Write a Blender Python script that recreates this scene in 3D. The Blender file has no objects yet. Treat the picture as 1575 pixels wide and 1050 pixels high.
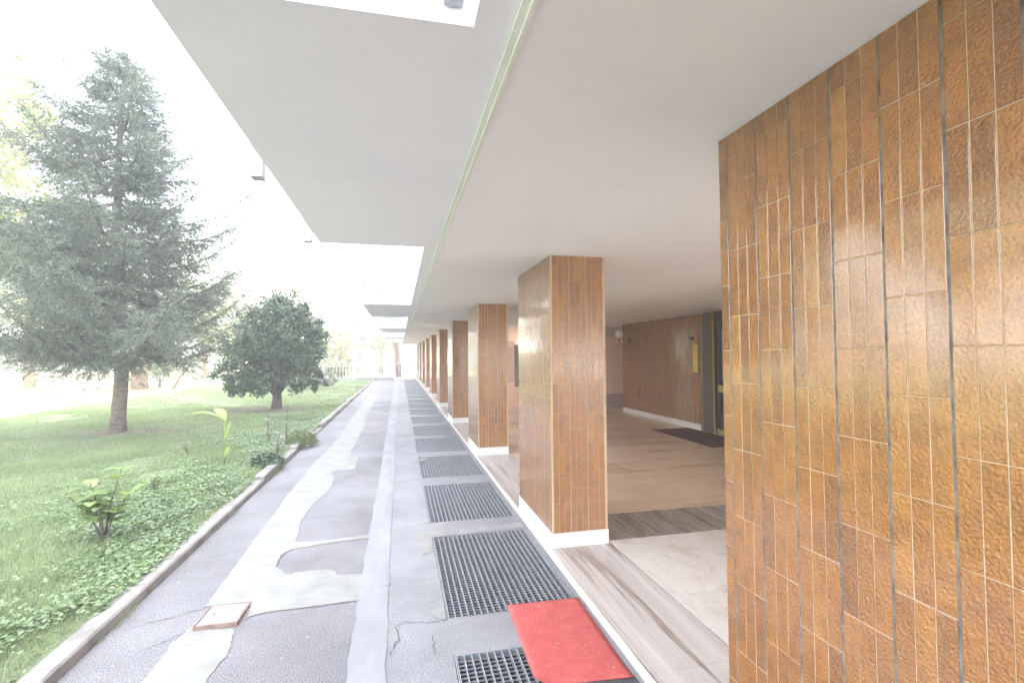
import bpy, bmesh, math, random
import numpy as np
from mathutils import Matrix, Vector
RAD = math.radians
rng = np.random.default_rng(7)
random.seed(7)
scene = bpy.context.scene
COL = scene.collection

# ------------------------------------------------------------------ camera
CAM_H = 1.6
F_PX, YAW, PITCH, ROLL = 757.28, RAD(12.898), RAD(1.6205), RAD(-0.443)
fw = Vector((math.sin(YAW)*math.cos(PITCH), math.cos(YAW)*math.cos(PITCH), math.sin(PITCH)))
r0 = Vector((math.cos(YAW), -math.sin(YAW), 0)); u0 = r0.cross(fw)
rt = r0*math.cos(ROLL) + u0*math.sin(ROLL)
up = -r0*math.sin(ROLL) + u0*math.cos(ROLL)
cam_data = bpy.data.cameras.new('camera')
cam = bpy.data.objects.new('camera', cam_data); COL.objects.link(cam)
cam_data.sensor_width = 36; cam_data.lens = F_PX/1575*36
cam_data.clip_start = 0.05; cam_data.clip_end = 1500
m = Matrix(((rt.x, up.x, -fw.x, 0), (rt.y, up.y, -fw.y, 0), (rt.z, up.z, -fw.z, CAM_H), (0, 0, 0, 1)))
cam.matrix_world = m
scene.camera = cam

def ground(px, py, z=0.0):
    """photo pixel -> point on the horizontal plane z"""
    d = fw + rt*((px-787.5)/F_PX) - up*((py-525)/F_PX)
    t = (z-CAM_H)/d.z
    return (d.x*t, d.y*t)

# ------------------------------------------------------------------ light
SUN_EL, SUN_AZ = RAD(64), RAD(75)          # azimuth from +Y towards +X
world = bpy.data.worlds.new('World'); scene.world = world; world.use_nodes = True
wn = world.node_tree; wn.nodes.clear()
sky = wn.nodes.new('ShaderNodeTexSky'); sky.sky_type = 'NISHITA'; sky.sun_disc = False
sky.sun_elevation = SUN_EL; sky.sun_rotation = SUN_AZ
sky.air_density = 1.0; sky.dust_density = 3.0; sky.ozone_density = 1.0
hs = wn.nodes.new('ShaderNodeHueSaturation'); hs.inputs['Saturation'].default_value = 0.42
bg = wn.nodes.new('ShaderNodeBackground'); bg.inputs['Strength'].default_value = 0.15
wo = wn.nodes.new('ShaderNodeOutputWorld')
wn.links.new(sky.outputs[0], hs.inputs['Color']); wn.links.new(hs.outputs[0], bg.inputs['Color']); wn.links.new(bg.outputs[0], wo.inputs['Surface'])
sun_d = bpy.data.lights.new('sun', 'SUN'); sun_d.energy = 2.0; sun_d.angle = RAD(0.5); sun_d.color = (1.0, 0.95, 0.86)
sun = bpy.data.objects.new('sun', sun_d); COL.objects.link(sun)
sd = Vector((math.sin(SUN_AZ)*math.cos(SUN_EL), math.cos(SUN_AZ)*math.cos(SUN_EL), math.sin(SUN_EL)))
sun.rotation_euler = sd.to_track_quat('Z', 'Y').to_euler(); sun.location = (20, 0, 40)
vs = scene.view_settings
vs.view_transform = 'Standard'; vs.look = 'None'; vs.gamma = 1; vs.exposure = 3.88
try: vs.use_curve_mapping = False
except Exception: pass
scene.render.resolution_x = 1024; scene.render.resolution_y = 682
try:
    scene.cycles.max_bounces = 7; scene.cycles.diffuse_bounces = 5; scene.cycles.glossy_bounces = 3; scene.cycles.volume_bounces = 1
    scene.cycles.transmission_bounces = 4; scene.cycles.transparent_max_bounces = 6
except Exception: pass

# ------------------------------------------------------------------ helpers
def mat(name, base, rough=0.7, spec=0.5):
    mt = bpy.data.materials.new(name); mt.use_nodes = True
    b = mt.node_tree.nodes['Principled BSDF']
    b.inputs['Base Color'].default_value = (*base, 1); b.inputs['Roughness'].default_value = rough
    b.inputs['Specular IOR Level'].default_value = spec
    return mt, mt.node_tree, b
def N(nt, typ, **kw):
    n = nt.nodes.new(typ)
    for k, v in kw.items(): setattr(n, k, v)
    return n
def ramp(nt, fac, stops):
    r = N(nt, 'ShaderNodeValToRGB'); e = r.color_ramp.elements
    while len(e) < len(stops): e.new(0.5)
    for i, (p, c) in enumerate(stops): e[i].position = p; e[i].color = (*c, 1)
    nt.links.new(fac, r.inputs[0]); return r.outputs[0]
def coords(nt, kind='Object', scale=(1, 1, 1), rot=(0, 0, 0)):
    t = N(nt, 'ShaderNodeTexCoord'); mp = N(nt, 'ShaderNodeMapping')
    mp.inputs['Scale'].default_value = scale; mp.inputs['Rotation'].default_value = rot
    nt.links.new(t.outputs[kind], mp.inputs[0]); return mp.outputs[0]
def world_pos(nt, scale=(1, 1, 1), rot=(0, 0, 0)):
    g = N(nt, 'ShaderNodeNewGeometry'); mp = N(nt, 'ShaderNodeMapping')
    mp.inputs['Scale'].default_value = scale; mp.inputs['Rotation'].default_value = rot
    nt.links.new(g.outputs['Position'], mp.inputs[0]); return mp.outputs[0]
def noise(nt, vec, scale, detail=4, rough=0.55, dist=0.0):
    n = N(nt, 'ShaderNodeTexNoise'); n.inputs['Scale'].default_value = scale
    n.inputs['Detail'].default_value = detail; n.inputs['Roughness'].default_value = rough
    n.inputs['Distortion'].default_value = dist
    nt.links.new(vec, n.inputs['Vector']); return n.outputs['Fac']
def mixc(nt, fac, a, b, mode='MIX'):
    x = N(nt, 'ShaderNodeMix', data_type='RGBA', blend_type=mode)
    for s, v in ((x.inputs[0], fac), (x.inputs[6], a), (x.inputs[7], b)):
        if isinstance(v, (int, float)): s.default_value = v
        elif isinstance(v, tuple): s.default_value = (*v, 1)
        else: nt.links.new(v, s)
    return x.outputs[2]
def bump(nt, b, h, strength=0.3, dist=0.01):
    n = N(nt, 'ShaderNodeBump'); n.inputs['Strength'].default_value = strength; n.inputs['Distance'].default_value = dist
    nt.links.new(h, n.inputs['Height']); nt.links.new(n.outputs[0], b.inputs['Normal'])
def island_random(nt):
    g = N(nt, 'ShaderNodeNewGeometry'); o = N(nt, 'ShaderNodeObjectInfo')
    a = N(nt, 'ShaderNodeMath', operation='ADD'); f = N(nt, 'ShaderNodeMath', operation='FRACT')
    nt.links.new(g.outputs['Random Per Island'], a.inputs[0]); nt.links.new(o.outputs['Random'], a.inputs[1])
    nt.links.new(a.outputs[0], f.inputs[0]); return f.outputs[0]

class MB:
    def __init__(s): s.v = []; s.f = []
    def quad(s, a, b, c, d):
        n = len(s.v); s.v += [a, b, c, d]; s.f.append((n, n+1, n+2, n+3)); return s
    def poly(s, pts):
        n = len(s.v); s.v += list(pts); s.f.append(tuple(range(n, n+len(pts)))); return s
    def box(s, x0, y0, z0, x1, y1, z1):
        n = len(s.v)
        s.v += [(x0, y0, z0), (x1, y0, z0), (x1, y1, z0), (x0, y1, z0), (x0, y0, z1), (x1, y0, z1), (x1, y1, z1), (x0, y1, z1)]
        s.f += [tuple(n+i for i in q) for q in ((0, 3, 2, 1), (4, 5, 6, 7), (0, 1, 5, 4), (1, 2, 6, 5), (2, 3, 7, 6), (3, 0, 4, 7))]
        return s
    def cbox(s, x0, y0, z0, x1, y1, z1, c=0.004):
        """box with chamfered vertical and top edges"""
        n = len(s.v)
        for (z, i) in ((z0, 0), (z1-c, 0), (z1, c)):
            s.v += [(x0+i, y0+i, z), (x1-i, y0+i, z), (x1-i, y1-i, z), (x0+i, y1-i, z)]
        s.f.append((n, n+3, n+2, n+1)); s.f.append((n+8, n+9, n+10, n+11))
        for k in (0, 4):
            for i in range(4):
                j = (i+1) % 4; s.f.append((n+k+i, n+k+j, n+k+4+j, n+k+4+i))
        return s
    def tube(s, pts, rad, seg=8, cap=True):
        P = [Vector(p) for p in pts]; n0 = len(s.v); ref = None
        for i, p in enumerate(P):
            t = (P[min(i+1, len(P)-1)]-P[max(i-1, 0)]).normalized()
            if ref is None: ref = t.orthogonal().normalized()
            ref = (ref - t*ref.dot(t)).normalized(); b = t.cross(ref)
            r = rad[i] if hasattr(rad, '__len__') else rad
            for k in range(seg):
                a = 2*math.pi*k/seg; s.v.append(tuple(p + ref*(math.cos(a)*r) + b*(math.sin(a)*r)))
        for i in range(len(P)-1):
            for k in range(seg):
                k2 = (k+1) % seg; a = n0+i*seg; s.f.append((a+k, a+k2, a+seg+k2, a+seg+k))
        if cap:
            s.f.append(tuple(n0+k for k in reversed(range(seg)))); s.f.append(tuple(n0+(len(P)-1)*seg+k for k in range(seg)))
        return s
    def sphere(s, c, r, seg=16, rings=10, sz=1.0):
        n = len(s.v)
        for i in range(rings+1):
            th = math.pi*i/rings
            for k in range(seg):
                a = 2*math.pi*k/seg
                s.v.append((c[0]+r*math.sin(th)*math.cos(a), c[1]+r*math.sin(th)*math.sin(a), c[2]+r*sz*math.cos(th)))
        for i in range(rings):
            for k in range(seg):
                k2 = (k+1) % seg; s.f.append((n+i*seg+k, n+(i+1)*seg+k, n+(i+1)*seg+k2, n+i*seg+k2))
        return s
    def mesh(s, name, smooth=False):
        me = bpy.data.meshes.new(name); me.from_pydata(s.v, [], s.f); me.validate(); me.update()
        if smooth: me.polygons.foreach_set('use_smooth', [True]*len(me.polygons))
        return me
    def build(s, name, mt, parent=None, smooth=False, kind=None):
        return link(name, s.mesh(name, smooth), mt, parent, kind)
def link(name, me, mt=None, parent=None, kind=None):
    if mt is not None and not me.materials: me.materials.append(mt)
    o = bpy.data.objects.new(name, me); COL.objects.link(o)
    if parent: o.parent = parent
    if kind: o['kind'] = kind
    return o
def tag(o, label, cat, group=None, kind=None):
    o['label'] = label
    if kind: o['kind'] = kind
    if cat: o['category'] = cat
    if group: o['group'] = group
    return o
def empty(name, loc=(0, 0, 0), rz=0):
    o = bpy.data.objects.new(name, None); COL.objects.link(o); o.location = loc; o.rotation_euler = (0, 0, rz); o.empty_display_size = .2
    return o
def np_mesh(name, V, k):
    """V: (n*k,3) vertices, every k consecutive make one face"""
    V = np.asarray(V, np.float32); nf = len(V)//k
    me = bpy.data.meshes.new(name); me.vertices.add(len(V)); me.vertices.foreach_set('co', V.ravel())
    me.loops.add(len(V)); me.loops.foreach_set('vertex_index', np.arange(len(V), dtype=np.int32))
    me.polygons.add(nf); me.polygons.foreach_set('loop_start', np.arange(0, len(V), k, dtype=np.int32))
    me.update(calc_edges=True); me.validate(); return me
def unit(v): return v/np.maximum(np.linalg.norm(v, axis=-1, keepdims=True), 1e-9)
def leaves(P, D, L, W, Nrm=None, curl=0.15):
    """leaf-shaped hexagons-in-two-quads: P base, D direction, L length, W width -> quads (rhombic, bent)"""
    n = len(P); D = unit(D)
    if Nrm is None: Nrm = rng.normal(size=(n, 3))
    S = unit(np.cross(D, Nrm)); U = np.cross(S, D)
    L = np.asarray(L).reshape(-1, 1); W = np.asarray(W).reshape(-1, 1)
    a = P; b = P + D*L*.42 + S*W*.5 + U*L*curl*.4; c = P + D*L - U*L*curl; d = P + D*L*.42 - S*W*.5 + U*L*curl*.4
    return np.stack([a, b, c, d], 1).reshape(-1, 3)

# ------------------------------------------------------------------ materials
M = {}
def tile_material(name, dark, mid, light, rough):
    mt, nt, b = mat(name, mid, rough)
    r = island_random(nt)
    col = ramp(nt, r, [(0.0, tuple(.85*a+.15*c for a, c in zip(dark, mid))), (0.3, mid), (0.75, mid), (1.0, tuple(.7*a+.3*c for a, c in zip(light, mid)))])
    p = coords(nt, 'Object'); o = N(nt, 'ShaderNodeObjectInfo')
    sh = N(nt, 'ShaderNodeVectorMath', operation='ADD'); cx = N(nt, 'ShaderNodeCombineXYZ')
    mu = N(nt, 'ShaderNodeMath', operation='MULTIPLY'); mu.inputs[1].default_value = 37.0
    nt.links.new(o.outputs['Random'], mu.inputs[0]); nt.links.new(mu.outputs[0], cx.inputs[0]); nt.links.new(mu.outputs[0], cx.inputs[2])
    nt.links.new(p, sh.inputs[0]); nt.links.new(cx.outputs[0], sh.inputs[1])
    n1 = noise(nt, sh.outputs[0], 150, 3, .6); n2 = noise(nt, sh.outputs[0], 11, 4, .6)
    c1 = mixc(nt, ramp(nt, n1, [(.4, (0, 0, 0)), (.66, (.5, .5, .5))]), col, light)
    c2 = mixc(nt, ramp(nt, n2, [(.42, (0, 0, 0)), (.72, (.6, .6, .6))]), c1, dark)
    nt.links.new(c2, b.inputs['Base Color'])
    v = N(nt, 'ShaderNodeTexVoronoi'); v.inputs['Scale'].default_value = 120
    nt.links.new(sh.outputs[0], v.inputs['Vector'])
    ad = N(nt, 'ShaderNodeMath', operation='ADD'); nt.links.new(v.outputs['Distance'], ad.inputs[0]); nt.links.new(n1, ad.inputs[1])
    bump(nt, b, ad.outputs[0], .85, .0055)
    rr = ramp(nt, n2, [(.3, (rough*.8,)*3), (.7, (rough*1.3,)*3)]); nt.links.new(rr, b.inputs['Roughness'])
    b.inputs['Coat Weight'].default_value = 1.0; b.inputs['Coat Roughness'].default_value = .12; b.inputs['Coat IOR'].default_value = 1.75
    return mt
M['tile'] = tile_material('glazed_amber_tile', (.16, .055, .013), (.295, .110, .019), (.41, .178, .032), .19)
def simple(name, c1, c2, scale, rough=.8, bumps=.3, bscale=None, spec=.4, stretch=(1, 1, 1), detail=6, lo=.35, hi=.65, bd=.004):
    mt, nt, b = mat(name, c1, rough, spec)
    p = world_pos(nt, stretch); n = noise(nt, p, scale, detail, .6)
    nt.links.new(ramp(nt, n, [(lo, c1), (hi, c2)]), b.inputs['Base Color'])
    if bumps: bump(nt, b, noise(nt, p, bscale or scale*4, 5, .65), bumps, bd)
    M[name] = mt; return mt, nt, b
simple('grout_light', (.40, .28, .17), (.52, .39, .26), 60, .9)
simple('grout_pillar', (.44, .31, .19), (.55, .41, .28), 60, .9)
simple('grout_mid', (.36, .29, .22), (.46, .38, .30), 25, .9)
simple('grout_dark', (.075, .07, .065), (.20, .18, .155), 18, .9)
simple('concrete_core', (.4, .36, .3), (.46, .41, .35), 8)
simple('plinth_marble', (.60, .57, .54), (.74, .71, .68), 5, .35, .05, spec=.5)
mt, nt, b = mat('stucco', (.875, .845, .835), .92, .4); p = world_pos(nt)
c = ramp(nt, noise(nt, p, .55, 5, .6), [(.35, (.84, .81, .80)), (.5, (.875, .845, .835)), (.68, (.90, .87, .86))])
c = mixc(nt, ramp(nt, noise(nt, p, 3.5, 6, .7, .6), [(.60, (0, 0, 0)), (.82, (.35, .35, .35))]), c, tuple(v*.86 for v in (.84, .81, .80)))
nt.links.new(c, b.inputs['Base Color'])
h1 = noise(nt, p, 170, 4, .7); h2 = noise(nt, p, 5, 3, .5); hm = N(nt, 'ShaderNodeMath', operation='MULTIPLY_ADD'); hm.inputs[1].default_value = .25
nt.links.new(h1, hm.inputs[0]); nt.links.new(h2, hm.inputs[2]); bump(nt, b, hm.outputs[0], .5, .006); M['stucco'] = mt
mt, nt, b = mat('soffit_lilac_cast', (.875, .86, .915), .92, .4); p = world_pos(nt)  # lilac cast of sky light and white balance put into the soffit colour
c = ramp(nt, noise(nt, p, .55, 5, .6), [(.35, (.84, .825, .885)), (.5, (.875, .86, .915)), (.68, (.90, .885, .93))])
c = mixc(nt, ramp(nt, noise(nt, p, 3.5, 6, .7, .6), [(.60, (0, 0, 0)), (.82, (.35, .35, .35))]), c, tuple(v*.86 for v in (.84, .825, .885)))
nt.links.new(c, b.inputs['Base Color'])
h1 = noise(nt, p, 120, 4, .7); h2 = noise(nt, p, 5, 3, .5); hm = N(nt, 'ShaderNodeMath', operation='MULTIPLY_ADD'); hm.inputs[1].default_value = .25
nt.links.new(h1, hm.inputs[0]); nt.links.new(h2, hm.inputs[2]); bump(nt, b, hm.outputs[0], .5, .006); M['soffit_lilac_cast'] = mt
simple('white_paint', (.78, .78, .79), (.83, .83, .83), 3, .6, .05)
simple('bead_green', (.72, .75, .68), (.80, .81, .75), 12, .7, .1)
simple('bead_cream', (.74, .72, .62), (.80, .79, .74), 12, .7, .1)
simple('galvanised', (.34, .355, .38), (.50, .515, .54), 40, .45, .05)
M['galvanised'].node_tree.nodes['Principled BSDF'].inputs['Metallic'].default_value = .6
simple('pit', (.05, .052, .058), (.08, .082, .09), 6, .95)
simple('dark_metal', (.035, .033, .032), (.06, .055, .05), 20, .45)
simple('bark', (.14, .10, .085), (.27, .20, .17), 9, .95, .9, 14, stretch=(1, 1, 3), bd=.03)
simple('bark_dark', (.06, .05, .045), (.12, .10, .085), 9, .95, .8, 22, stretch=(1, 1, .4), bd=.02)
simple('bark_warm', (.24, .14, .09), (.36, .22, .14), 9, .95, .8, 22, stretch=(1, 1, .4), bd=.02)
simple('kerb_stone', (.20, .18, .165), (.34, .315, .295), 3.5, .9, .5, 40, bd=.006)
simple('cement', (.235, .228, .207), (.295, .287, .264), 5, .93, .35, 60, bd=.004)
simple('cement_strip', (.255, .247, .255), (.305, .297, .305), 5, .93, .35, 60, stretch=(1, .3, 1))
simple('soil', (.17, .12, .09), (.26, .2, .15), 5, 1, .6, 30, bd=.02)
simple('street', (.17, .165, .165), (.22, .215, .21), 1.5, .95)
simple('unseen_courtyard', (.36, .34, .31), (.44, .42, .39), 1.5, .95)
simple('pink_wall', (.70, .47, .41), (.76, .52, .46), 12, .8, .2, 150)
simple('beam_paint', (.50, .42, .37), (.54, .46, .41), 4, .8, .05)
simple('rail_grey', (.38, .38, .39), (.45, .45, .46), 5, .6, .05)
simple('mauve', (.34, .24, .22), (.40, .29, .27), 8, .5, .05)
simple('taupe', (.30, .25, .215), (.36, .30, .265), 6, .7, .1)
simple('door_teal', (.035, .05, .055), (.05, .07, .075), 6, .4, .05)
simple('brass', (.42, .31, .12), (.5, .38, .17), 30, .35, .03)
M['brass'].node_tree.nodes['Principled BSDF'].inputs['Metallic'].default_value = .5
simple('bronze', (.085, .06, .05), (.11, .08, .066), 20, .45, .05)
simple('yellow_card', (.60, .47, .09), (.66, .53, .13), 30, .5, .02)
simple('maroon', (.085, .03, .035), (.11, .04, .045), 60, .95, .5, 300)
simple('rust', (.20, .13, .11), (.29, .20, .17), 14, .85, .5, 60)
simple('crack', (.05, .048, .05), (.13, .125, .13), 20, 1, 0)
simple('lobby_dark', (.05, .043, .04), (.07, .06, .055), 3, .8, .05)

# asphalt: worn pale grey with aggregate speckle and stains
mt, nt, b = mat('asphalt', (.2, .2, .2), .93, .3); p = world_pos(nt)
base = ramp(nt, noise(nt, p, 1.1, 6, .62), [(.34, (.205, .193, .202)), (.66, (.29, .275, .285))])
spk = ramp(nt, noise(nt, p, 130, 3, .7), [(.38, (.5, .5, .5)), (.64, (1.38, 1.38, 1.38))])
c = mixc(nt, 1.0, base, spk, 'MULTIPLY')
wh = ramp(nt, noise(nt, p, 22, 4, .6), [(.68, (0, 0, 0)), (.74, (.7, .7, .7))])
nt.links.new(mixc(nt, wh, c, (.52, .51, .50)), b.inputs['Base Color'])
bump(nt, b, noise(nt, p, 130, 4, .75), .9, .008); M['asphalt'] = mt
mt, nt, b = mat('path_concrete', (.3, .3, .3), .93, .3); p = world_pos(nt)
base = ramp(nt, noise(nt, p, 1.6, 7, .65), [(.3, (.225, .215, .225)), (.5, (.28, .27, .28)), (.7, (.325, .315, .322))])
spk = ramp(nt, noise(nt, p, 110, 3, .7), [(.36, (.66, .66, .66)), (.64, (1.22, 1.22, 1.22))])
nt.links.new(mixc(nt, 1.0, base, spk, 'MULTIPLY'), b.inputs['Base Color'])
bump(nt, b, noise(nt, p, 120, 4, .7), .45, .005); M['path_concrete'] = mt

def veined(name, c_lo, c_mid, c_hi, stretch, rot, scale, rough, dist=1.2):
    mt, nt, b = mat(name, c_mid, rough, .5); p = world_pos(nt, stretch, rot)
    n = noise(nt, p, scale, 8, .62, dist); n2 = noise(nt, p, scale*5, 5, .6, .3)
    c = ramp(nt, n, [(.30, c_hi), (.46, c_mid), (.54, c_mid), (.60, c_lo), (.66, c_mid), (.8, c_hi)])
    c = mixc(nt, ramp(nt, n2, [(.5, (0, 0, 0)), (.8, (.55, .55, .55))]), c, c_lo)
    oi = island_random(nt)
    sh = ramp(nt, oi, [(0, (.93, .93, .93)), (1, (1.05, 1.05, 1.05))])
    nt.links.new(mixc(nt, 1.0, c, sh, 'MULTIPLY'), b.inputs['Base Color'])
    nt.links.new(ramp(nt, n2, [(.3, (rough*.8,)*3), (.7, (rough*1.35,)*3)]), b.inputs['Roughness'])
    M[name] = mt
veined('travertine', (.27, .20, .165), (.53, .47, .435), (.66, .625, .60), (1, .035, 1), (0, 0, .02), 7.0, .34, .8)
veined('grey_vein', (.13, .10, .08), (.30, .255, .215), (.42, .37, .325), (1, .05, 1), (0, 0, .62), 7.5, .26, .5)
veined('white_marble', (.60, .52, .46), (.73, .67, .62), (.80, .75, .71), (1, .5, 1), (0, 0, -.6), 1.6, .28)
veined('beige_marble', (.56, .38, .25), (.74, .54, .385), (.80, .62, .47), (.35, 1, 1), (0, 0, .25), 1.5, .2)

def leaf_mat(name, stops, rough=.5, trans=.35, tcol=(.25, .38, .06), spec=.5):
    mt, nt, b = mat(name, stops[0][1], rough, spec)
    col = ramp(nt, island_random(nt), stops)
    p = world_pos(nt); big = noise(nt, p, .9, 3, .5)
    col = mixc(nt, 1.0, col, ramp(nt, big, [(.3, (.72, .76, .72)), (.7, (1.2, 1.16, 1.05))]), 'MULTIPLY')
    nt.links.new(col, b.inputs['Base Color'])
    tr = N(nt, 'ShaderNodeBsdfTranslucent'); nt.links.new(mixc(nt, .55, col, tcol), tr.inputs[0])
    mx = N(nt, 'ShaderNodeMixShader'); mx.inputs[0].default_value = trans
    out = nt.nodes['Material Output']; nt.links.new(b.outputs[0], mx.inputs[1]); nt.links.new(tr.outputs[0], mx.inputs[2]); nt.links.new(mx.outputs[0], out.inputs[0])
    M[name] = mt
leaf_mat('needles', [(0, (.09, .11, .095)), (.5, (.15, .175, .15)), (1, (.25, .27, .235))], .6, .18, (.15, .2, .1))
leaf_mat('laurel', [(0, (.035, .07, .035)), (.6, (.055, .10, .05)), (1, (.10, .165, .075))], .35, .2, (.15, .25, .05))
leaf_mat('bright_leaf', [(0, (.11, .16, .035)), (.6, (.19, .24, .06)), (1, (.30, .27, .07))], .5, .45, (.42, .42, .07))
leaf_mat('mid_leaf', [(0, (.07, .11, .045)), (.6, (.11, .165, .06)), (1, (.19, .22, .08))], .5, .4, (.28, .36, .06))
leaf_mat('pale_leaf', [(0, (.24, .25, .16)), (.6, (.36, .36, .26)), (1, (.50, .40, .24))], .5, .35, (.5, .45, .2))
leaf_mat('silver_leaf', [(0, (.16, .17, .15)), (.6, (.24, .25, .22)), (1, (.34, .34, .31))], .5, .25, (.3, .32, .2))
leaf_mat('grass', [(0, (.20, .25, .15)), (.55, (.28, .335, .20)), (1, (.38, .40, .28))], .45, .35, (.3, .42, .08))
leaf_mat('ground_ivy', [(0, (.12, .19, .085)), (.6, (.20, .28, .14)), (1, (.30, .37, .22))], .3, .3, (.28, .42, .08))
leaf_mat('hydrangea', [(0, (.15, .22, .09)), (.6, (.24, .32, .13)), (1, (.36, .43, .18))], .4, .4, (.35, .5, .08))
leaf_mat('canna', [(0, (.34, .42, .17)), (1, (.44, .50, .24))], .4, .45, (.4, .5, .12))

mt, nt, b = mat('lawn_ground', (.1, .15, .05), 1, .1); p = world_pos(nt)
c = ramp(nt, noise(nt, p, .5, 6, .65), [(.36, (.13, .155, .09)), (.55, (.19, .23, .12)), (.70, (.26, .26, .16))])
c2 = mixc(nt, ramp(nt, noise(nt, p, 26, 4, .7), [(.40, (0, 0, 0)), (.7, (.75, .75, .75))]), c, (.27, .32, .19))
nt.links.new(c2, b.inputs['Base Color']); bump(nt, b, noise(nt, p, 45, 4, .7), .9, .03); M['lawn_ground'] = mt
mt, nt, b = mat('red_mat', (.42, .055, .05), .85, .3); p = world_pos(nt)
c = ramp(nt, noise(nt, p, 9, 6, .7), [(.3, (.44, .075, .068)), (.7, (.54, .115, .10))])
dirt = ramp(nt, noise(nt, p, 55, 3, .5), [(.62, (0, 0, 0)), (.74, (.55, .55, .55))])
nt.links.new(mixc(nt, dirt, c, (.60, .34, .31)), b.inputs['Base Color']); bump(nt, b, noise(nt, p, 600, 2, .6), .5, .002); M['red_mat'] = mt
mt, nt, b = mat('glass', (.9, .95, .93), .02, .5); b.inputs['Transmission Weight'].default_value = 1; b.inputs['IOR'].default_value = 1.5; M['glass'] = mt
mt, nt, b = mat('opal_globe', (.86, .82, .78), .25, .5); b.inputs['Subsurface Weight'].default_value = .2; M['opal_globe'] = mt
simple('red_brown', (.20, .10, .07), (.27, .14, .10), 10, .8)
simple('plaster_far', (.30, .29, .28), (.36, .35, .34), 2, .9)
simple('gate_bar', (.035, .022, .02), (.05, .03, .027), 10, .7, .05)
simple('board_green', (.32, .45, .38), (.55, .62, .55), 3, .6)

# ------------------------------------------------------------------ setting: ground, path, kerb
CEIL = 2.43
XT = 1.22                                   # outer tile face of wall and pillars
LX = -1.80                                  # lawn side of kerb
o = MB().quad((-160, -70, -.62), (110, -70, -.62), (110, 260, -.62), (-160, 260, -.62)).build('ground', M['soil'], kind='structure')
# lawn sheet: fine near the path, coarse far away
def lawn_h(x, y):
    return .045 + .025*math.sin(x*.7+1)*math.cos(y*.45) + .012*math.sin(x*2.3+y*1.7) + .012*max(0, min(1, (-x-3)/20))*10*.2
xs = [-160, -70, -45] + list(np.linspace(-35, -6, 30)) + list(np.linspace(-5.6, LX+.03, 22))
ys = [-70, -40, -10] + list(np.linspace(0, 20, 60)) + list(np.linspace(21, 60, 40)) + [80, 140, 260]
lv = [(x, y, lawn_h(x, y) if -45 < x and -5 < y < 70 else .05) for y in ys for x in xs]
nx = len(xs); lf = [(j*nx+i, j*nx+i+1, (j+1)*nx+i+1, (j+1)*nx+i) for j in range(len(ys)-1) for i in range(nx-1)]
me = bpy.data.meshes.new('lawn'); me.from_pydata(lv, [], lf); me.polygons.foreach_set('use_smooth', [True]*len(me.polygons))
link('lawn', me, M['lawn_ground'], kind='structure')
PATH_END = 33.0
MB().quad((-1.66, -12, 0), (-.17, -12, 0), (-.17, PATH_END, 0), (-1.66, PATH_END, 0)).build('path', M['asphalt'], kind='structure')
path = bpy.data.objects['path']
MB().quad((-1.80, PATH_END, .002), (60, PATH_END, .002), (60, 260, .002), (-1.80, 260, .002)).build('street', M['street'], kind='structure')
mb = MB()                                   # shallow concrete gutter running along the path
gy = list(np.linspace(-12, PATH_END, 700))
for i in range(699):
    for (xa, za), (xb, zb) in (((-.262, .004), (-.20, .005)), ((-.20, .005), (-.135, .006)), ((-.135, .006), (-.07, .004))):
        w = lambda x, y: x + (.006*math.sin(y*1.1)+.004*math.sin(y*9.7+x*40)+.004*math.sin(y*23+x*9))*(1 if abs(x) > .25 or abs(x) < .08 else 0)
        mb.quad((w(xa, gy[i]), gy[i], za), (w(xb, gy[i]), gy[i], zb), (w(xb, gy[i+1]), gy[i+1], zb), (w(xa, gy[i+1]), gy[i+1], za))
mb.build('gutter_strip', M['cement_strip'], kind='structure')
# concrete pavement with the grating openings left out
GX0, GX1, GP, GL, G0 = .28, 1.13, 1.772, 1.40, 1.285
NG = 18
mb = MB()
mb.quad((-.17, -12, 0), (GX0, -12, 0), (GX0, PATH_END, 0), (-.17, PATH_END, 0))
mb.quad((GX1, -12, 0), (1.165, -12, 0), (1.165, PATH_END, 0), (GX1, PATH_END, 0))
ya = -12
for i in range(NG):
    y0 = G0+GP*i; mb.quad((GX0, ya, 0), (GX1, ya, 0), (GX1, y0, 0), (GX0, y0, 0)); ya = y0+GL
mb.quad((GX0, ya, 0), (GX1, ya, 0), (GX1, PATH_END, 0), (GX0, PATH_END, 0))
mb.build('pavement', M['path_concrete'], kind='structure')
mb = MB()                                   # light wells under the gratings
for i in range(NG):
    y0 = G0+GP*i; y1 = y0+GL; a, c_, z = GX0-.001, GX1+.001, -.55
    mb.quad((a, y0, z), (c_, y0, z), (c_, y1, z), (a, y1, z))
    mb.quad((a, y0, z), (a, y0, -.004), (c_, y0, -.004), (c_, y0, z)); mb.quad((a, y1, z), (c_, y1, z), (c_, y1, -.004), (a, y1, -.004))
    mb.quad((a, y0, z), (a, y1, z), (a, y1, -.004), (a, y0, -.004)); mb.quad((c_, y0, z), (c_, y0, -.004), (c_, y1, -.004), (c_, y1, z))
mb.build('light_well', M['pit'], kind='structure')

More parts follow.
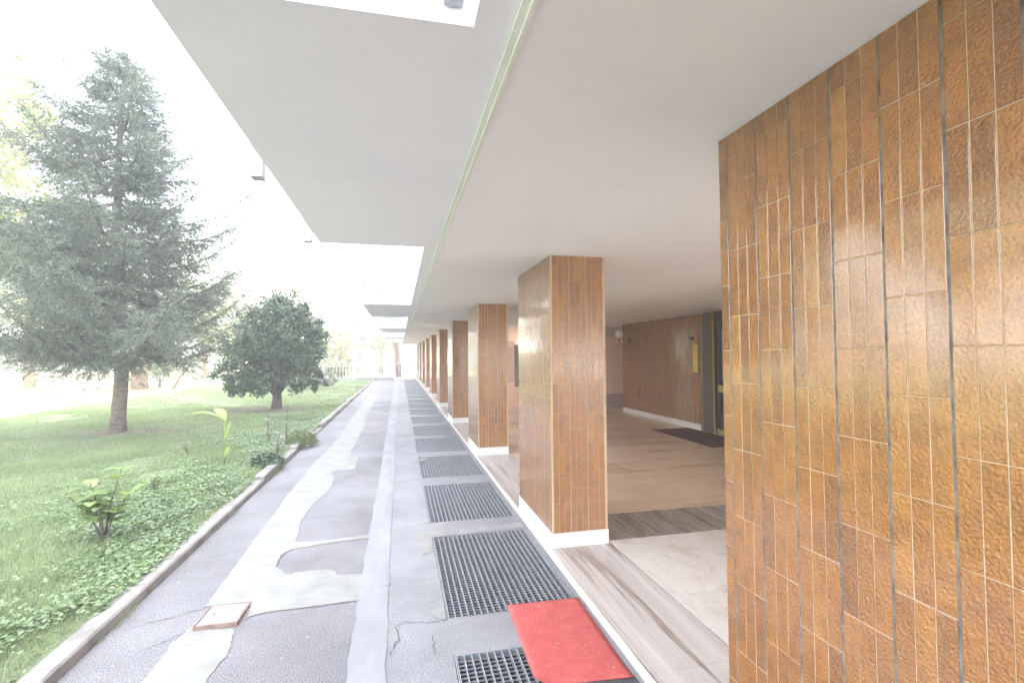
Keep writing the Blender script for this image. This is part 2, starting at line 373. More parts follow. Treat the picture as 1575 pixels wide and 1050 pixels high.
def jag(pts, step=.05, amp=.012):
    out = []
    for i in range(len(pts)):
        a = Vector(pts[i]); b_ = Vector(pts[(i+1) % len(pts)]); L = (b_-a).length; n = max(1, int(L/step))
        for k in range(n):
            q = a.lerp(b_, k/n); out.append((q.x+random.uniform(-amp, amp), q.y+random.uniform(-amp, amp)))
    return out
def sheet(name, px, mtl, z=.004, parent=None, amp=.012):
    pts = jag([ground(*q) for q in px], .022, amp*.8)
    bm = bmesh.new(); vs_ = [bm.verts.new((x, y, z)) for x, y in pts]
    f = bm.faces.new(vs_)
    if f.normal.z < 0: f.normal_flip()
    bmesh.ops.triangulate(bm, faces=[f]); me = bpy.data.meshes.new(name); bm.to_mesh(me); bm.free()
    for p_ in me.polygons:
        if p_.normal.z < 0: p_.flip()
    return link(name, me, mtl, parent)
sheet('cement_patch', [(150, 1120), (220, 1050), (267, 987), (290, 967), (360, 968), (357, 987), (347, 1010), (317, 1050), (270, 1120)], M['cement'], parent=path)
sheet('cement_patch', [(315, 933), (337, 903), (363, 870), (393, 827), (423, 790), (443, 760), (466, 733), (483, 712), (494, 701), (510, 686), (525, 667), (538, 646), (555, 625), (569, 606), (582, 606), (572, 623), (563, 642), (559, 661), (549, 678), (542, 691), (538, 701), (551, 701), (546, 722), (513, 724), (508, 728), (515, 737), (504, 757), (480, 777), (463, 800), (455, 828), (456, 834), (500, 831), (572, 822), (571, 827), (500, 836), (448, 845), (433, 853), (425, 872), (440, 883), (480, 877), (510, 876), (522, 885), (561, 883), (553, 923), (520, 928), (417, 940), (397, 945), (384, 948), (386, 931)], M['cement'], parent=path)
pav = bpy.data.objects['pavement']
sheet('cement_patch', [(640, 822), (660, 816), (704, 814), (702, 821), (664, 827), (666, 850), (650, 853), (640, 840)], M['cement'], parent=pav, amp=.008)
sheet('cement_patch', [(660, 942), (683, 930), (686, 953), (672, 951)], M['cement'], parent=pav, amp=.006)
sheet('cement_patch', [(705, 814), (800, 803), (806, 811), (706, 822)], M['cement_strip'], parent=pav, amp=.003)
sheet('cement_patch', [(645, 707), (655, 705), (656, 708), (646, 710)], M['cement'], parent=pav, amp=.004)
cr = MB()
def crack(px, w=.0035, step=.03, jit=.010):
    P = [Vector(ground(*q)) for q in px]; pts = []
    for a, b_ in zip(P[:-1], P[1:]):
        n = max(1, int((b_-a).length/step))
        pts += [a.lerp(b_, k/n)+Vector((random.uniform(-jit, jit), random.uniform(-jit, jit))) for k in range(n)]
    pts.append(P[-1])
    for i in range(len(pts)-1):
        t = (pts[i+1]-pts[i]).normalized(); s = Vector((-t.y, t.x)); wa = w*random.uniform(.3, 1)*math.sin(math.pi*(i+.5)/len(pts))**.5; 
        wb = w*random.uniform(.3, 1)
        a1, a2, b1, b2 = pts[i]+s*wa, pts[i]-s*wa, pts[i+1]+s*wb, pts[i+1]-s*wb
        cr.quad((a1.x, a1.y, .006), (a2.x, a2.y, .006), (b2.x, b2.y, .006), (b1.x, b1.y, .006))
for pxs in ([(303, 862), (325, 858), (378, 846)], [(186, 972), (240, 956), (300, 940), (318, 934)], [(222, 998), (260, 985), (285, 972)], [(372, 955), (400, 944), (470, 935), (555, 924)],
            [(607, 965), (620, 957), (650, 958), (686, 954)], [(610, 815), (635, 811), (662, 803)], [(665, 975), (669, 1005)], [(425, 872), (433, 853), (450, 845)], [(470, 800), (500, 793), (525, 796)],
            [(573, 796), (583, 790)], [(612, 772), (626, 768)], [(586, 905), (606, 897)], [(600, 745), (620, 740)], [(600, 1010), (612, 985), (608, 965)]):
    crack(pxs)
cr.build('crack', M['crack'], path, kind='stuff')

kerb = empty('kerb'); kerb['kind'] = 'structure'
y = -3.0; k = 0
while y < 32.5:
    L = random.uniform(.92, 1.06); x = random.uniform(-.006, .006); dz = random.uniform(-.006, .008)
    mb = MB(); mb.cbox(LX+.012, 0, -.2, -1.665, L-.008, .075, .012); o = mb.build('kerb_stone', M['kerb_stone'], kerb)
    o.location = (x, y, dz); o.rotation_euler = (0, random.uniform(-.02, .02), random.uniform(-.006, .006)); y += L
# manhole cover: rusty steel lid standing proud of the patch
pts = [ground(*q) for q in ((302, 968), (370, 960), (382, 932), (320, 932))]
cx = sum(p_[0] for p_ in pts)/4; cy = sum(p_[1] for p_ in pts)/4
man = empty('manhole_cover', (cx, cy, 0)); tag(man, 'rusty square manhole cover set in the pale cement patch near the kerb', 'manhole cover')
man.rotation_euler = (RAD(-3.5), 0, math.atan2(pts[1][1]-pts[0][1], pts[1][0]-pts[0][0]))
w = math.hypot(pts[1][0]-pts[0][0], pts[1][1]-pts[0][1])/2; h = math.hypot(pts[3][0]-pts[0][0], pts[3][1]-pts[0][1])/2
fr = MB()
for bx_ in ((-w, -h, w, -h+.007), (-w, h-.007, w, h), (-w, -h+.007, -w+.007, h-.007), (w-.007, -h+.007, w, h-.007)): fr.box(bx_[0], bx_[1], -.02, bx_[2], bx_[3], .018)
fr.build('frame', M['rust'], man)
simple('lid_dusty', (.25, .215, .195), (.36, .32, .295), 30, .9, .6, 120)
ld = MB().cbox(-w+.009, -h+.009, -.02, w-.009, h-.009, .017, .003).build('lid', M['lid_dusty'], man)
MB().cbox(-.5*w, -.1*h, .016, -.42*w, .12*h, .018, .001).build('lifting_slot', M['dark_metal'], ld)

# ------------------------------------------------------------------ gratings
bar_me = MB().box(-.0028, .012, -.03, .0028, GL-.012, -.001).mesh('bar')
bar_me.materials.append(M['galvanised'])
NBAR = 20; bp = (GX1-GX0-.03)/NBAR
rods = MB()
nr = int((GL-.03)/.034)
for j in range(nr): yy = .03+j*.034; rods.box(.008, yy-.0013, -.020, GX1-GX0-.008, yy+.0013, -.011)
rod_me = rods.mesh('cross_rods'); rod_me.materials.append(M['galvanised'])
fr = MB(); X = GX1-GX0
fr.box(.004, .004, -.035, X-.004, .009, .002); fr.box(.004, GL-.009, -.035, X-.004, GL-.004, .002); fr.box(.004, .009, -.035, .009, GL-.009, .002); fr.box(X-.009, .009, -.035, X-.004, GL-.009, .002)
fr_me = fr.mesh('frame'); fr_me.materials.append(M['galvanised'])
allb = MB()
for j in range(NBAR+1): xx = .015+bp*j; allb.box(xx-.0028, .012, -.03, xx+.0028, GL-.012, -.001)
allb_me = allb.mesh('bars'); allb_me.materials.append(M['galvanised'])
ORD = ['first', 'second', 'third', 'fourth', 'fifth', 'sixth', 'seventh', 'eighth', 'ninth', 'tenth', 'eleventh', 'twelfth', 'thirteenth', 'fourteenth', 'fifteenth', 'sixteenth', 'seventeenth', 'eighteenth']
for i in range(NG):
    g = empty('floor_grating', (GX0, G0+GP*i, 0))
    lab = 'nearest steel floor grating, its right half hidden under the red mat' if i == 0 else 'large steel floor grating just beyond the red mat, touching its far edge' if i == 1 else '%s steel floor grating along the pillars, counted from the near red mat' % ORD[i]
    tag(g, lab, 'grating', 'steel floor gratings in a row beside the pillars')
    link('frame', fr_me, None, g); link('cross_rods', rod_me, None, g, 'stuff')
    if i < 5:
        for j in range(NBAR+1):
            o = link('bar', bar_me, None, g); o.location = (.015+bp*j, 0, 0)
    else: link('bars', allb_me, None, g, 'stuff')

# ------------------------------------------------------------------ porch floor
FZ = .02
floor = MB().quad((1.166, -12, FZ-.012), (12.5, -12, FZ-.012), (12.5, 37, FZ-.012), (1.166, 37, FZ-.012)).build('porch_floor', M['grout_light'], kind='structure')
MB().quad((12.5, -60, -.01), (80, -60, -.01), (80, PATH_END, -.01), (12.5, PATH_END, -.01)).build('unseen_courtyard', M['unseen_courtyard'], kind='structure')  # unseen sunlit paving, added to bounce light up to the porch ceiling
def slab(name, x0, y0, x1, y1, mtl, z=FZ):
    mb = MB(); g = .0012; mb.cbox(x0+g, y0+g, -.05, x1-g, y1-g, z, .0015)
    return mb.build(name, M[mtl], floor)
y = -3
while y < 37:                                # edge stone and veined border slabs
    L = random.uniform(1.5, 1.9); y2 = min(37, y+L); slab('edge_stone', 1.168, y, 1.205, y2, 'plinth_marble', FZ+.003); slab('border_slab', 1.205, y, 1.742, y2, 'travertine'); y = y2
PY0, PP, PL = 3.90, 3.88, 1.13
XR = 12.35
def field(y0, y1, nxs, nys, mtl):
    for a in range(nxs):
        for c_ in range(nys): slab('marble_slab', 1.742+(XR-1.742)*a/nxs, y0+(y1-y0)*c_/nys, 1.742+(XR-1.742)*(a+1)/nxs, y0+(y1-y0)*(c_+1)/nys, mtl)
def band(y0, y1, mtl='grey_vein'):
    for a in range(7): slab('band_slab', 1.742+(XR-1.742)*a/7, y0, 1.742+(XR-1.742)*(a+1)/7, y1, mtl)
field(-12, -1, 2, 2, 'white_marble'); field(-1, PY0+.05, 8, 5, 'white_marble'); band(PY0+.05, PY0+.70)
field(PY0+.70, 14.3, 8, 9, 'beige_marble'); band(14.3, 14.6); field(14.6, 17.9, 5, 3, 'beige_marble'); band(17.9, 18.3); field(18.3, 37, 3, 4, 'beige_marble')

# ------------------------------------------------------------------ tiles
TW, TG, GJ, PITCH_G, ROW = .0460, .0035, .007, .1515, .2465
def tile_mesh(w, h, d=.008, c=.0014):
    mb = MB(); n = 0; a, b_ = w/2, h/2     # tile lies in x/z plane, front towards -y
    mb.v = [(-a, 0, -b_), (a, 0, -b_), (a, 0, b_), (-a, 0, b_), (-a, -d+c*.6, -b_), (a, -d+c*.6, -b_), (a, -d+c*.6, b_), (-a, -d+c*.6, b_),
            (-a+c, -d, -b_+c), (a-c, -d, -b_+c), (a-c, -d, b_-c), (-a+c, -d, b_-c)]
    mb.f = [(8, 9, 10, 11)] + [(4+i, 4+(i+1) % 4, 8+(i+1) % 4, 8+i) for i in range(4)] + [(i, (i+1) % 4, 4+(i+1) % 4, 4+i) for i in range(4)]
    return mb
_tc = {}
def tile_me(w, h):
    key = (round(w, 4), round(h, 3))
    if key not in _tc:
        me = tile_mesh(*key).mesh('tile'); me.materials.append(M['tile']); _tc[key] = me
    return _tc[key]
def tile_layout(width, z0, z1, groups_from=0.0, phase=(0.0, .125), first=3, zref=1.0):
    """yields (u centre, z centre, w, h) and group joints for a face of given width, groups of three strips"""
    tiles, joints = [], []; u = groups_from; gi = 0; n = first
    while u < width-.02:
        for s in range(n):
            w = min(TW, width-u-.001)
            if w > .008:
                ph = zref+phase[gi % 2]; z = ph-math.ceil((ph-z0)/ROW)*ROW
                while z < z1:
                    a, b_ = max(z, z0)+.0012, min(z+ROW, z1)-.0012
                    if b_-a > .012: tiles.append((u+w/2, (a+b_)/2, w, b_-a))
                    z += ROW
            u += TW+(TG if s < n-1 else 0)
            if u >= width: break
        if u < width-.02: joints.append(u+GJ/2)
        u += GJ; gi += 1; n = 3
    return tiles, joints
def face_frame(org, u, nrm):
    """matrix placing tile x->u, z->z, -y->nrm"""
    u = Vector(u); nrm = Vector(nrm)
    return Matrix(((u.x, -nrm.x, 0, org[0]), (u.y, -nrm.y, 0, org[1]), (0, 0, 1, org[2]), (0, 0, 0, 1)))
def clad(parent, org, u, nrm, width, z0, z1, single, jm='grout_mid', **kw):
    tiles, joints = tile_layout(width, z0, z1, **kw)
    F = face_frame((org[0], org[1], 0), u, nrm)
    if single:
        for (uc, zc, w, h) in tiles:
            o = link('tile', tile_me(w, h), None, parent)
            j = Matrix.Rotation(max(-.005, min(.005, random.gauss(0, .003))), 4, 'X') @ Matrix.Rotation(max(-.015, min(.015, random.gauss(0, .007))), 4, 'Z')
            o.matrix_local = F @ Matrix.Translation((uc+random.uniform(-.0005, .0005), random.uniform(-.0004, .0004), zc)) @ j
    else:
        mb = MB()
        for (uc, zc, w, h) in tiles:
            t = tile_mesh(w, h); T = F @ Matrix.Translation((uc, 0, zc)) @ Matrix.Rotation(max(-.005, min(.005, random.gauss(0, .003))), 4, 'X') @ Matrix.Rotation(max(-.015, min(.015, random.gauss(0, .007))), 4, 'Z')
            n = len(mb.v); mb.v += [tuple(T @ Vector(v)) for v in t.v]; mb.f += [tuple(n+i for i in f) for f in t.f]
        mb.build('tile_cladding', M['tile'], parent, kind='stuff')
    mb = MB()
    for ju in joints:
        c8 = [F @ Vector((ju+dx, dy, zz)) for zz in (z0, z1) for dy in (-.0064, .002) for dx in (-GJ/2-.0004, GJ/2+.0004)]
        n = len(mb.v); mb.v += [tuple(v) for v in c8]; mb.f += [tuple(n+i for i in q) for q in ((0, 1, 5, 4), (2, 6, 7, 3), (0, 4, 6, 2), (1, 3, 7, 5))]
    if mb.v: mb.build('joint', M[jm], parent, kind='stuff')

D = .008
# near wall, running back past the camera
WY1 = 1.677; WY0 = -2.4
wall = empty('tiled_wall', (1.46, -.4, 0)); tag(wall, 'long glossy amber tiled wall filling the right side, nearest the camera', 'wall')
def local(o_parent, mb): 
    l = o_parent.location; mb.v = [(a-l.x, b_-l.y, c_-l.z) for a, b_, c_ in mb.v]; return mb
local(wall, MB().box(XT+.0022, WY0, 0, XT+.49, WY1-.0052, CEIL+.01)).build('core', M['grout_light'], wall)
lo = wall.location
# visible stretch: single tiles; the stretch behind the camera joined
clad(wall, (XT+D-lo.x, WY1-lo.y), (0, -1, 0), (-1, 0, 0), 1.10, FZ, CEIL, True, jm='grout_dark', first=1, groups_from=.0, phase=(-.127, 0.0))
clad(wall, (XT+D-lo.x, WY1-1.10-lo.y), (0, -1, 0), (-1, 0, 0), WY1-1.10-WY0, FZ, CEIL, False, jm='grout_dark')
clad(wall, (XT+.49-lo.x, WY1-.0052-lo.y+.0052), (-1, 0, 0), (0, 1, 0), .482, FZ, CEIL, False)

def pillar(yn, single, label, name='tiled_pillar'):
    p = empty(name, (XT+.245, yn+PL/2, FZ)); tag(p, label, 'pillar', 'brown tiled pillars in a row along the porch')
    hx, hy, z0, z1 = .245, PL/2, .118, CEIL-FZ
    MB().cbox(-hx-.004, -hy-.004, 0, hx+.004, hy+.004, .118, .003).build('plinth', M['plinth_marble'], p)
    MB().box(-hx+.0024, -hy+.0024, .1182, hx-.0024, hy-.0024, z1+.008).build('core', M['grout_pillar'], p)
    kw = dict(phase=(0, .123), zref=.11)
    clad(p, (-hx+.005, -hy+D), (1, 0, 0), (0, -1, 0), 2*hx-.01, z0, z1, single, groups_from=.012, **kw)
    clad(p, (-hx+D, hy-.005), (0, -1, 0), (-1, 0, 0), 2*hy-.01, z0, z1, single, **kw)
    clad(p, (hx-D, -hy+.005), (0, 1, 0), (1, 0, 0), 2*hy-.01, z0, z1, False, **kw)
    clad(p, (hx-.005, hy-D), (-1, 0, 0), (0, 1, 0), 2*hx-.01, z0, z1, False, **kw)
    return p
pillar(PY0, True, 'nearest free-standing brown tiled pillar, next to the near tiled wall')
p2 = pillar(PY0+PP, False, 'second free-standing tiled pillar, just beyond the nearest pillar')
for k in range(2, 9):
    r = empty('tiled_pillar', (XT+.245, PY0+PP*k+PL/2, FZ))
    tag(r, ('%s free-standing tiled pillar in the row, counted from the near tiled wall' % ORD[k]) if k < 8 else 'farthest tiled pillar of the row, closest to the gate', 'pillar', 'brown tiled pillars in a row along the porch')
    for ch in list(p2.children):
        c_ = ch.copy(); COL.objects.link(c_); c_.parent = r

# ------------------------------------------------------------------ building above
bld = empty('apartment_building', (6, 6, 0)); tag(bld, 'white apartment block overhead with smooth ceiling and projecting balconies', 'building')
def bpart(mb, name, mtl, parent=bld, **kw):
    l = bld.location if parent is bld else bld.location
    mb.v = [(a-l.x, b_-l.y, c_-l.z) for a, b_, c_ in mb.v]
    return mb.build(name, M[mtl], parent, **kw)
BX, BY0, BY1, BH = .187, -28, 36.5, 22.0
bpart(MB().box(.305, BY0, CEIL, 12.3, BY1, 2.62), 'ceiling', 'stucco')
bpart(MB().box(BX, BY0, CEIL+.014, .302, BY1, 2.62), 'ceiling_edge', 'soffit_lilac_cast')
mb = MB(); mb.box(.284, BY0, CEIL+.002, .3049, BY1, CEIL+.013); bpart(mb, 'ceiling_bead', 'bead_green')
mb = MB(); mb.box(.3049, BY0, CEIL-.006, .318, BY1, CEIL-.0003); bpart(mb, 'ceiling_trim', 'bead_cream')
bpart(MB().box(BX, BY0, 2.6203, 12.3, BY1, BH), 'upper_wall', 'white_paint')
BZ = CEIL+.014; BOUT = -.572
for k in range(5):
    y0 = 1.232+7.0*k; y1 = y0+2.62
    s = bpart(MB().box(BOUT, y0, BZ, BX, y1, 2.6185), 'balcony', 'soffit_lilac_cast')
    s['label'] = 'white balcony slab projecting over the path'
    sp = lambda mb, n, mtl: bpart(mb, n, mtl, s)
    sp(MB().box(BOUT+.03, y0+.001, 2.622, BX-.004, y0+.012, 2.632), 'dark_rail', 'bronze')  # dark handrail line along the top of the slab end
    for yy in (y0+.01, y1-.05):
        sp(MB().box(BOUT+.05, yy, 2.79, -.02, yy+.03, 3.55), 'end_panel', 'white_paint')
        sp(MB().box(BOUT+.02, yy-.006, 2.70, -.0, yy+.035, 2.788), 'bottom_rail', 'rail_grey')
    for xx in (BOUT-.0, -.02+.03): sp(MB().box(xx, y0+.004, 2.6187, xx+.03, y0+.05, 3.6), 'post', 'rail_grey')
    sp(MB().tube([(.14, y0+.02, 2.66), (.14, y0+.02, 3.6)], .012), 'pipe', 'galvanised')
    for yy in (y0+1.26, y1-.03):     # stanchions fixed to the outer face
        sp(MB().box(BOUT-.11, yy, BZ+.004, BOUT-.055, yy+.07, 3.6), 'stanchion', 'rail_grey')
        sp(MB().box(BOUT-.054, yy+.01, 2.56, BOUT-.0005, yy+.06, 2.62), 'bracket', 'rail_grey')
    sp(MB().box(BOUT-.05, y0+.02, 2.75, BOUT-.03, y1-.02, 3.5), 'front_panel', 'white_paint')
    wy0, wy1 = y0+.5, y1-.5
    wf = MB()
    wf.box(BX-.05, wy0, 2.67, BX-.003, wy0+.07, 4.9); wf.box(BX-.05, wy1-.07, 2.67, BX-.003, wy1, 4.9); wf.box(BX-.05, wy0+.07, 4.83, BX-.003, wy1-.07, 4.9)
    sp(wf, 'window_frame', 'white_paint'); sp(MB().box(BX-.03, wy0+.071, 2.67, BX-.02, wy1-.071, 4.829), 'pane', 'glass')
# security lamp under the end of the near balcony
lamp = empty('floodlight', (.134, 1.19, 2.50)); tag(lamp, 'small grey floodlight at the end of the overhead balcony, top edge of view', 'lamp')
MB().cbox(-.024, -.02, -.015, .024, .036, .05, .006).build('housing', M['galvanised'], lamp)
MB().box(-.018, -.0235, -.009, .018, -.0203, .04).build('lens', M['opal_globe'], lamp)
MB().box(-.006, .036, .0, .006, .0415, .04).build('bracket', M['dark_metal'], lamp)

# ------------------------------------------------------------------ entrance beyond the pillar
TX = 6.1
tw = empty('lobby_wall', (TX, 10.9, FZ)); tag(tw, 'dark glossy brown tiled wall beside the glass entrance door', 'wall')
def lpart(par, mb, n, mtl, **kw):
    l = par.location; mb.v = [(a-l.x, b_-l.y, c_-l.z) for a, b_, c_ in mb.v]; return mb.build(n, M[mtl], par, **kw)
TY0, TY1 = 9.05, 12.75
lpart(tw, MB().box(TX+.003, TY0, FZ, TX+.25, TY1, CEIL+.005), 'core', 'grout_dark')
lpart(tw, MB().box(TX-.016, TY0, FZ, TX+.002, TY1, .135), 'baseboard', 'plinth_marble')
clad(tw, (TX-TX+D, TY1-10.9), (0, -1, 0), (-1, 0, 0), TY1-TY0, .118, CEIL-FZ, False)
lob = empty('lobby', (8, 8, FZ)); tag(lob, 'dark entrance lobby seen behind the glass door', 'room')
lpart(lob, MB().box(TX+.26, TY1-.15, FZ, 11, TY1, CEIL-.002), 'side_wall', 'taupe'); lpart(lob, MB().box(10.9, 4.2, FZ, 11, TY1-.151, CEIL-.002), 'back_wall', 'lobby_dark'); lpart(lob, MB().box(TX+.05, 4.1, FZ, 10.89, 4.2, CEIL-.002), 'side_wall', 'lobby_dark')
door = empty('entrance_door', (TX, 7.6, FZ)); tag(door, 'glass entrance door with brass rails in a dark bronze frame', 'door')
lpart(door, MB().box(TX-.05, 8.62, FZ, TX+.12, TY0-.003, CEIL-.001), 'door_post', 'bronze'); lpart(door, MB().box(TX-.06, 8.60, FZ, TX-.02, 8.619, CEIL-.001), 'trim', 'brass')
lpart(door, MB().box(TX-.05, 8.98, FZ, TX-.052, 9.0, CEIL-.001), 'trim', 'brass')
for (a, c_) in ((7.25, 8.58), (5.9, 7.23), (4.3, 5.88)):
    fr = MB(); fr.box(TX, a, FZ, TX+.06, a+.11, CEIL-.28); fr.box(TX, c_-.11, FZ, TX+.06, c_, CEIL-.28); fr.box(TX, a+.11, CEIL-.38, TX+.06, c_-.11, CEIL-.28); fr.box(TX, a+.11, FZ+.0, TX+.06, c_-.11, .1)
    lf_ = lpart(door, fr, 'door_leaf', 'dark_metal')
    lpart(door, MB().box(TX+.025, a+.111, .101, TX+.031, c_-.111, CEIL-.381), 'pane', 'glass')
    lpart(door, MB().cbox(TX-.045, a+.1, .86, TX-.02, c_-.1, .99, .004), 'push_bar', 'brass')
    lpart(door, MB().box(TX-.012, a, FZ+.004, TX-.001, c_, .13), 'kick_rail', 'brass')
lpart(door, MB().box(TX-.01, 4.2, CEIL-.279, TX+.08, 8.619, CEIL-.001), 'transom', 'dark_metal')
dm = MB(); dm.cbox(5.15, 7.4, FZ, 6.0, 9.45, FZ+.012, .003); tag(dm.build('doormat', M['maroon']), 'dark maroon doormat on the marble in front of the glass door', 'doormat')
def wall_lamp(y, z, globe, label):
    l = empty('wall_lamp', (TX, y, z)); tag(l, label, 'lamp')
    MB().tube([(.0, 0, 0), (-.02, 0, 0), (-.035, 0, 0)], [.06, .06, .035], 14).build('wall_plate', M['dark_metal'], l, True)
    pts = [(-.03, 0, 0)] + [(-.16+.13*math.cos(a), 0, -.02-.10*math.sin(a)) for a in np.linspace(.1, math.pi, 12)] + [(-.29, 0, .05)]
    MB().tube(pts, .011, 8).build('arm', M['dark_metal'], l, True)
    if globe:
        MB().tube([(-.29, 0, .05), (-.29, 0, .07), (-.29, 0, .095)], [.02, .05, .055], 14).build('holder', M['dark_metal'], l, True)
        MB().sphere((-.29, 0, .17), .115, 20, 12).build('globe', M['opal_globe'], l, True)
wall_lamp(12.35, 1.98, True, 'wall lamp with opal globe on a curved arm, dark tiled wall')
lb = empty('lamp_bracket', (TX, 9.38, 1.93)); tag(lb, 'bare dark lamp bracket above the yellow notice beside the entrance', 'bracket')
MB().tube([(0, 0, 0), (-.02, 0, 0), (-.04, 0, 0)], [.035, .035, .02], 12).build('wall_plate', M['dark_metal'], lb, True)
MB().tube([(-.03, 0, 0), (-.07, 0, .01), (-.09, 0, .05), (-.09, 0, .1)], .012).build('arm', M['dark_metal'], lb, True)
yn = empty('notice', (TX-.009, 9.27, 1.22)); tag(yn, 'tall yellow notice fixed to the tiled wall beside the entrance door', 'notice')
MB().cbox(-.008, -.085, 0, .0, .085, .60, .003).build('panel', M['yellow_card'], yn)
# far inner walls
pw = empty('pink_wall', (6, 13.6, FZ)); tag(pw, 'pink wall with mauve base behind the tiled entrance wall', 'wall')
lpart(pw, MB().box(3.9, 13.6, .45, 11, 13.8, 2.13), 'panel', 'pink_wall'); lpart(pw, MB().box(3.89, 13.585, FZ, 11, 13.8, .449), 'base', 'mauve'); lpart(pw, MB().box(3.88, 13.58, 2.131, 11, 13.8, CEIL-.001), 'beam', 'beam_paint')
tp = empty('back_wall', (7, 28, FZ)); tag(tp, 'taupe back wall deep in the porch between the first pillars', 'wall')
lpart(tp, MB().box(3.2, 28.2, FZ, 12, 28.4, 2.1), 'panel', 'taupe'); lpart(tp, MB().box(3.2, 28.19, 2.101, 12, 28.4, CEIL-.001), 'beam', 'beam_paint'); lpart(tp, MB().box(3.2, 28.18, FZ, 12, 28.199, .16), 'baseboard', 'mauve')
dp = empty('service_door', (6.1, 24.3, FZ)); tag(dp, 'dark teal door panel deep in the porch, left of the nearest pillar', 'door')
lpart(dp, MB().box(5.75, 24.3, FZ, 7.2, 24.36, 2.12), 'leaf', 'door_teal'); lpart(dp, MB().box(5.7, 24.28, FZ, 5.748, 24.38, 2.16), 'frame', 'bronze'); lpart(dp, MB().box(5.7, 24.28, 2.161, 7.25, 24.38, CEIL-.001), 'frame', 'stucco'); lpart(dp, MB().tube([(5.85, 24.27, 1.05), (5.97, 24.27, 1.05)], .012), 'handle', 'brass')

# ------------------------------------------------------------------ red mat
rm = empty('red_mat', (0, 0, 0)); tag(rm, 'red mat lying over the nearest gratings beside the marble edge, one corner curled up', 'mat')
cs = [ground(780, 932), ground(889, 920.5), ground(975, 1043), ground(826, 1056)]
mb = MB(); nu, nv = 14, 22
for j in range(nv+1):
    for i in range(nu+1):
        u, v = i/nu, j/nv
        x = (cs[0][0]*(1-u)+cs[1][0]*u)*(1-v)+(cs[3][0]*(1-u)+cs[2][0]*u)*v; y = (cs[0][1]*(1-u)+cs[1][1]*u)*(1-v)+(cs[3][1]*(1-u)+cs[2][1]*u)*v
        z = .010+.003*math.sin(5*u+3*v)*math.sin(7*v)
        d = max(0, .16-(u*.8+(1-v)*1.2))/.16; z += .035*d*d; 
        mb.v.append((x, y, max(z, .0075)))
n = (nu+1)
mb.f = [(j*n+i, (j+1)*n+i, (j+1)*n+i+1, j*n+i+1) for j in range(nv) for i in range(nu)]
me = mb.mesh('sheet', True); o = link('sheet', me, M['red_mat'], rm)
so = o.modifiers.new('solid', 'SOLIDIFY'); so.thickness = .005; so.offset = -1
# black rubber mat edge below it
cs2 = [ground(832, 1046), ground(976, 1040), ground(1010, 1085), ground(850, 1100)]
mb = MB(); mb.poly([(x, y, .0045) for x, y in cs2]); mb.poly([(x, y, .001) for x, y in reversed(cs2)])
for i in range(4): a, b_ = cs2[i], cs2[(i+1) % 4]; mb.quad((a[0], a[1], .001), (b_[0], b_[1], .001), (b_[0], b_[1], .0045), (a[0], a[1], .0045))
simple('rubber', (.035, .035, .04), (.09, .09, .095), 70, .7, .6, 200)
tag(mb.build('rubber_mat', M['rubber']), 'black rubber mat edge showing under the near end of the red mat', 'mat')

# ------------------------------------------------------------------ vegetation
def lawn_z(P): return np.array([lawn_h(a, b_) for a, b_ in P])
def vnoise(x, y, s, seed=0):
    return np.sin(x*s*1.3+seed)*np.cos(y*s*1.1+seed*2)+.6*np.sin(x*s*2.7+y*s*1.9+seed*3)+.4*np.cos(x*s*4.3-y*s*3.7+seed)
def blades(n, x0, x1, y0, y1, hmin, hmax, w):
    x = rng.uniform(x0, x1, n); y = rng.uniform(y0, y1, n)
    bare = (np.hypot(x+5.3, (y-12.2)*1.0) < .9) | (np.hypot(x+3.7, y-16.2) < 1.2)
    keep = (~bare | (rng.random(n) < .25)) & (vnoise(x, y, .9, 2) > -1.15)
    x, y = x[keep], y[keep]; n = len(x)
    z = lawn_z(zip(x, y))-.004; h = rng.uniform(hmin, hmax, n)*(1+.35*np.clip(vnoise(x, y, .7, 5), -1, 1)); a = rng.uniform(0, 2*np.pi, n); ln = rng.uniform(.1, .8, n)
    P = np.stack([x, y, z], 1); S = np.stack([np.cos(a), np.sin(a), 0*a], 1)*(w*rng.uniform(.6, 1.3, n))[:, None]
    b2 = rng.uniform(0, 2*np.pi, n); T = np.stack([np.cos(b2)*ln*h, np.sin(b2)*ln*h, h], 1)
    return np.stack([P-S, P+S, P+T], 1).reshape(-1, 3)
V = np.concatenate([blades(90000, -5.5, LX-.02, 1.5, 9.5, .03, .075, .0035), blades(110000, -11, LX-.02, 8, 17, .03, .07, .005), blades(90000, -22, LX-.02, 16, 34, .035, .08, .010)])
o = link('grass', np_mesh('grass', V, 3), M['grass'], kind='stuff'); tag(o, 'short green lawn grass left of the path', 'grass')
# ground ivy by the kerb
n = 105000
x = LX-.03-rng.gamma(1.6, .55, n); y = rng.uniform(1.5, 14, n)
x = np.where(rng.random(n) < .05, LX+rng.uniform(-.03, .05, n), x)
k = (vnoise(x, y, 1.5, 1)+rng.normal(0, .45, n) > -.25) & (x > -5.5); x, y = x[k], y[k]; n = len(x)
z = lawn_z(zip(x, y))+rng.uniform(.01, .085, n)*(.7+.3*np.clip(vnoise(x, y, 2.1, 4), -1, 1))
a = rng.uniform(0, 2*np.pi, n); D_ = np.stack([np.cos(a), np.sin(a), rng.normal(.0, .28, n)], 1); Nr = np.stack([rng.normal(0, .3, n), rng.normal(0, .3, n), np.ones(n)], 1)
L = rng.uniform(.016, .042, n)
o = link('ground_ivy', np_mesh('ground_ivy', leaves(np.stack([x, y, z], 1), D_, L, L*.85, Nr, .1), 4), M['ground_ivy'], kind='stuff'); tag(o, 'low leafy ground ivy creeping along the kerb', 'ground cover')

